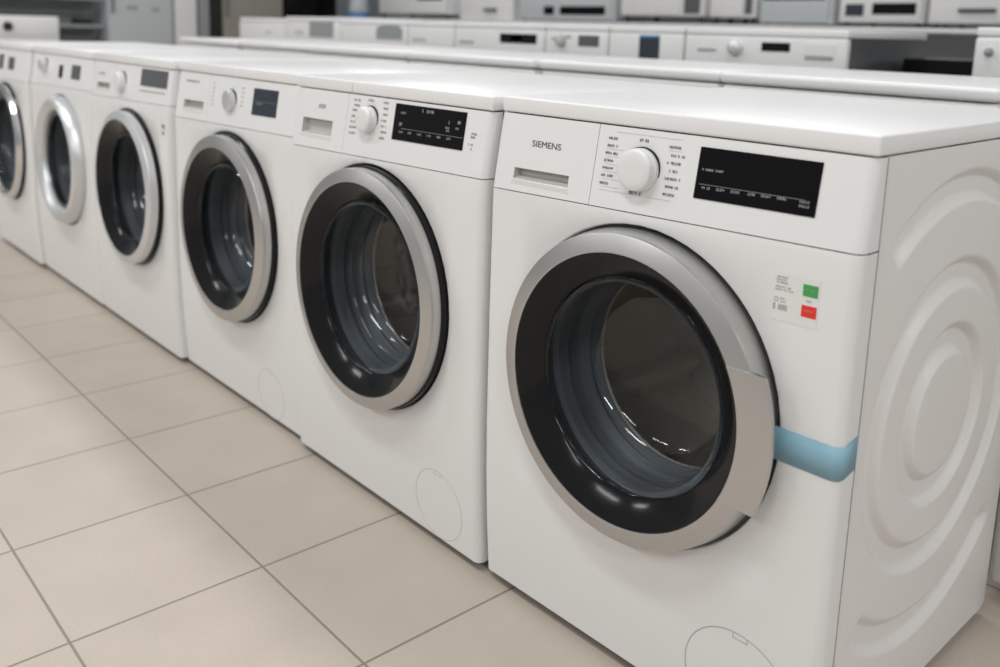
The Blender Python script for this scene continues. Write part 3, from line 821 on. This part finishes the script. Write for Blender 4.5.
far_machine(-1.02, -1.665, 'white washing machine in the third row with round knob and dark graphite right side', [
    ('drawer_slot', -1.605, -1.525, 0.896, 0.906, 'ink_grey'), ('knob', -1.44, 0.912, 0.026, 'silver_pale'),
    ('display', -1.335, -1.225, 0.905, 0.935, 'black'), ('service_lid', -1.165, -1.065, 0.882, 0.893, 'ink_grey'), ('service_panel', -1.17, -1.06, 0.895, 0.935, 'plastic')], side='graphite')
far_machine(-1.675, -2.045, 'narrow white washing machine in the third row with tall dark display topped blue', [
    ('display', -1.885, -1.785, 0.855, 0.938, 'navy'), ('display_trim', -1.885, -1.785, 0.938, 0.948, 'blue')])
far_machine(-2.055, -2.415, 'narrow white washing machine in the third row with grey display and printed dial arcs', [
    ('display', -2.215, -2.10, 0.893, 0.938, 'grey_disp'), ('knob', -2.315, 0.912, 0.024, 'recess'), ('printed_mark', -2.375, -2.345, 0.915, 0.925, 'ink_grey'), ('printed_mark', -2.29, -2.26, 0.925, 0.935, 'ink_grey')])
far_machine(-2.425, -3.045, 'wide white washing machine in the third row with broad black display at its right', [
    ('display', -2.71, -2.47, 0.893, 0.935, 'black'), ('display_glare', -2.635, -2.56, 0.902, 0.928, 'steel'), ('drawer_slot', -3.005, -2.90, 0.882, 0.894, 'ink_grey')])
far_machine(-3.055, -3.435, 'plain narrow white washing machine in the third row with a small dark slot', [
    ('drawer_slot', -3.39, -3.28, 0.884, 0.893, 'ink_grey')])
fm = far_machine(-3.445, -4.075, 'white washing machine in the third row with grey arched panel', [('display', -3.72, -3.48, 0.882, 0.932, 'greypaint')])
# arched top of the grey panel
bm = bmesh.new(); n = 24; fr = []
for yy in (-0.0125, -0.005):
    fr.append([bm.verts.new((-3.60 + 3.445 + 0.12 * math.cos(PI * i / n), yy, 0.932 - PZ + 0.028 * math.sin(PI * i / n))) for i in range(n + 1)])
bm.faces.new(fr[0]); bm.faces.new(fr[1][::-1])
for i in range(n): bm.faces.new((fr[0][i], fr[0][i + 1], fr[1][i + 1], fr[1][i]))
finish(bm, 'arched_panel', M['greypaint'], [c for c in fm.children if c.name.startswith('control_panel')][0], smooth=False)
far_machine(-4.085, -4.725, 'white washing machine in the third row with dark grey ribbed panel at its right', [('display', -4.43, -4.16, 0.875, 0.965, 'greypaint'), ('display', -4.60, -4.50, 0.89, 0.91, 'line')], top=0.012)
far_machine(-4.735, -5.355, 'leftmost white washing machine of the third row with faint grey mark', [('display', -4.98, -4.90, 0.885, 0.90, 'line')])
far_machine(0.01, -0.628, 'white washing machine at right edge of the third row with round grey emblem', [
    ('knob', -0.585, 0.928, 0.009, 'greypaint')], top=0.018, fat=True)


bk = box('gap_dark_block', M['black'], None, -0.975, -0.665, 2.20, 2.58, PZ, 0.895, 0.005, 1)  # added black block that stands for the dark of the gap
tag(bk, 'black block added to darken gap between third row machines at right', 'cabinet')

# ------------------------------------------------------------------ floor and walls
def struct(o):
    o['kind'] = 'structure'
    return o


fl = struct(box('floor', floor_mat(), None, -10.2, 4.0, -5.0, 7.2, -0.05, 0.0))
struct(box('wall_back', mat('wall_paint', (0.45, 0.48, 0.50), 0.7), None, -10.2, 4.0, 7.0, 7.15, 0.0, 3.2))
struct(box('wall_left', mat('wall_paint_left', (0.42, 0.45, 0.47), 0.7), None, -10.2, -10.05, -5.0, 7.0, 0.0, 3.2))

# ------------------------------------------------------------------ far shelf with small appliances
sh = empty('shelf', (-4.5, 4.5, 0), 0, 'long grey metal shelf against the far side carrying ovens and boxes', 'shelf')
for z in (0.12, 0.55, 1.00):
    box('shelf_board', M['plastic'], sh, -3.4, 4.2, -0.32, 0.32, z, z + 0.025, 0.003, 1)
for x in (-3.4, -1.65, 0.3, 2.25, 4.16):
    box('upright', M['greypaint'], sh, x, x + 0.04, 0.28, 0.32, 0, 1.0, 0.002, 1)
bp_ = box('back_panel', M['greypaint'], None, -8.08, -0.32, 4.84, 4.86, 0.0, 1.88, 0.003, 1)
tag(bp_, 'long plain grey partition panel behind the shelf of ovens and boxes', 'partition')


def oven(x0, x1, label, cat, body, front, y=4.22, z=1.025, h=0.34, name='microwave_oven', window=(0.06, 0.68, 0.10, 0.8), handle=None, panel=True, feet=0.025, d=0.42, group=None):
    r = empty(name, (x0, y, z), 0, label, cat, group); W = x1 - x0
    box('body', M[body], r, 0, W, 0, d, feet, h, 0.008, 2)
    if window:
        a, b, c, e = window
        dp = box('door', M[front], r, 0.01, W * (b + 0.05), -0.014, 0.001, feet + 0.01, h - 0.01, 0.004, 2)
        box('window', M['black'], dp, W * a, W * b, -0.017, -0.013, h * c + feet, h * e, 0.002, 1)
    if panel and window: box('control_panel', M['grey_disp'], r, W * (window[1] + 0.09), W - 0.02, -0.008, 0.001, h * 0.2, h * 0.9, 0.002, 1)
    if handle:
        a, b, zz = handle; box('handle', M['ink'], r, W * a, W * b, -0.03, -0.001, zz, zz + 0.022, 0.004, 2)
    for fx in (0.03, W - 0.03):
        for f in (0.04, d - 0.04):
            bm = bmesh.new(); bmesh.ops.create_cone(bm, cap_ends=True, segments=12, radius1=0.014, radius2=0.016, depth=feet, matrix=Matrix.Translation((fx, f, feet / 2)))
            finish(bm, 'foot', M['foot'], r)
    return r


G = 'small appliances on the far shelf'
oven(-1.78, -1.20, 'white oven at right end of the far shelf with long dark handle', 'oven', 'plastic', 'plastic', window=(0.05, 0.9, 0.55, 0.9), handle=(0.28, 0.6, 0.085), panel=False, name='mini_oven', group=G)
oven(-2.30, -1.81, 'white oven on the far shelf with two dark windows', 'oven', 'plastic', 'plastic', window=(0.42, 0.93, 0.14, 0.40), panel=False, name='mini_oven', group=G)
o = [x for x in COL.objects if x.get('label') == 'white oven on the far shelf with two dark windows'][0]
box('window', M['navy'], o, 0.045, 0.155, -0.018, -0.0135, 0.062, 0.13, 0.002, 1)
oven(-2.83, -2.34, 'pale grey box appliance on far shelf with dark upper window', 'microwave', 'palegrey', 'palegrey', window=(0.05, 0.9, 0.42, 0.92), panel=False, feet=0.012, group=G)
oven(-3.21, -2.87, 'small white microwave on far shelf standing on black feet', 'microwave', 'plastic', 'plastic', window=(0.1, 0.7, 0.5, 0.9), feet=0.045, group=G)
oven(-3.98, -3.27, 'large white microwave on far shelf with dark gap under it', 'microwave', 'plastic', 'plastic', window=(0.1, 0.7, 0.55, 0.9), feet=0.05, group=G)
oven(-5.06, -4.05, 'wide white appliance on the far shelf with long black display bar', 'oven', 'palegrey', 'palegrey', window=(0.47, 0.93, 0.12, 0.34), panel=False, feet=0.01, name='mini_oven', group=G)
o = [x for x in COL.objects if str(x.get('label')).startswith('wide white appliance')][0]
box('small_display', M['black'], o, 0.30, 0.41, -0.018, -0.0135, 0.05, 0.115, 0.002, 1)
oven(-5.82, -5.14, 'white box on the far shelf with small dark emblem', 'box', 'plastic', 'plastic', window=None, panel=False, feet=0.004, name='appliance_box', handle=(0.50, 0.72, 0.075), group=G)
oven(-7.05, -6.02, 'white microwave left on far shelf with black window above white base', 'microwave', 'plastic', 'plastic', window=(0.60, 0.97, 0.36, 0.95), panel=False, feet=0.045, group=G)
kt = empty('kettle', (-7.62, 4.35, 1.025), 0, 'blue based pale kettle at left end of the far shelf', 'kettle')


def lathe_z(prof, n=40):
    bm = bmesh.new(); rings = []
    for r, z in prof: rings.append([bm.verts.new((r * math.cos(2 * PI * i / n), r * math.sin(2 * PI * i / n), z)) for i in range(n)])
    for a, b in zip(rings, rings[1:]):
        for i in range(n): bm.faces.new((a[i], a[(i + 1) % n], b[(i + 1) % n], b[i]))
    bm.faces.new(rings[0][::-1]); bm.faces.new(rings[-1])
    return bm


finish(lathe_z([(0.12, 0), (0.12, 0.05), (0.10, 0.055)]), 'base', M['blue'], kt)
finish(lathe_z([(0.10, 0.057), (0.105, 0.08), (0.085, 0.22), (0.07, 0.24), (0.02, 0.25)]), 'jug', M['palegrey'], kt)
box('handle', M['foot'], kt, -0.155, -0.13, -0.015, 0.015, 0.07, 0.22, 0.006, 2)

# ------------------------------------------------------------------ tall appliances at the left end, facing along +x


def tall(y0, y1, label, name, cat, m, h=1.85, handle=True, x=-8.0, marks=(), split=0.9):
    r = empty(name, (x, y0, 0), 0, label, cat); W = y1 - y0
    box('body', M[m], r, -0.62, -0.03, 0, W, 0.03, h, 0.01, 2)
    box('door', M[m], r, -0.028, 0.0, 0.003, W - 0.003, 0.05, split, 0.01, 3)
    box('door', M[m], r, -0.028, 0.0, 0.003, W - 0.003, split + 0.008, h - 0.003, 0.01, 3)
    for k in (0, 1): box('foot', M['foot'], r, -0.5 + 0.3 * k, -0.45 + 0.3 * k, 0.04, W - 0.04, 0, 0.03)
    if handle: box('handle', M['steel'], r, 0.0, 0.03, 0.03, 0.05, split + 0.3, split + 0.7, 0.006, 2)
    for (a, b, c, d) in marks: box('badge', M['ink_grey'], r, -0.001, 0.004, a, b, c, d, 0.001, 1)
    return r


tall(1.93, 2.53, 'tall pale fridge at the far left with two small grey marks', 'fridge', 'fridge', 'palegrey', marks=((0.17, 0.27, 1.03, 1.07), (0.40, 0.47, 1.02, 1.06)), split=0.70)
tall(2.55, 2.77, 'slim white cabinet fridge right of the pale fridge', 'fridge', 'fridge', 'plastic', split=0.68, handle=False)
tall(2.79, 2.90, 'slim taupe end panel between white and black cabinets', 'display_column', 'column', 'greypaint', split=0.7, handle=False)
tall(2.91, 3.02, 'slim black column beside the taupe fridge', 'display_column', 'column', 'dark', split=0.7, handle=False)
tall(3.03, 3.69, 'taupe fridge between slim black column and black fridge', 'fridge', 'fridge', 'beige', split=0.7)
tall(3.71, 4.33, 'glossy black fridge at far left end of the shelf', 'fridge', 'fridge', 'black', split=0.7, handle=False)
gd = empty('gondola_shelf', (-8.0, 0.2, 0), 0, 'grey ribbed display wall at far left edge behind a white machine', 'display wall')
box('ribbed_panel', M['slat'], gd, -0.30, -0.22, 0, 1.68, 0.02, 1.8, 0.004, 1)
for z in (0.60, 0.86, 1.10, 1.40): box('shelf_board', M['greypaint'], gd, -0.22, 0.0, 0, 1.68, z, z + 0.03, 0.003, 1)
for yy in (0, 0.8, 1.64): box('upright', M['greypaint'], gd, -0.35, -0.30, yy, yy + 0.04, 0, 1.8, 0.003, 1)
dk = box('black_box', M['dark'], None, -8.16, -8.02, 1.66, 1.80, 0.8905, 0.94, 0.004, 1)
tag(dk, 'small black box on a board of the ribbed display wall', 'box')
# white machine in front of the ribbed wall
r = empty('washing_machine', (-7.1, 0.62, 0.0), 0, 'white machine at far left edge with a dark knob, before ribbed wall', 'washing machine')
box('cabinet', M['side'], r, -0.55, 0, 0, 0.62, 0.02, 0.95, 0.01, 2)
box('control_panel', M['plastic'], r, -0.02, 0.012, 0.01, 0.61, 0.80, 0.94, 0.006, 2)
box('door', M['silver'], r, 0.0, 0.015, 0.12, 0.50, 0.25, 0.70, 0.006, 2)
bm = bmesh.new(); bmesh.ops.create_cone(bm, cap_ends=True, segments=32, radius1=0.035, radius2=0.03, depth=0.03, matrix=Matrix.Translation((0.026, 0.25, 0.87)) @ Matrix.Rotation(PI / 2, 4, 'Y'))
finish(bm, 'programme_knob', M['dark'], r)
for k in (0, 1): box('foot', M['foot'], r, -0.5 + 0.4 * k, -0.45 + 0.4 * k, 0.04, 0.58, 0, 0.021)
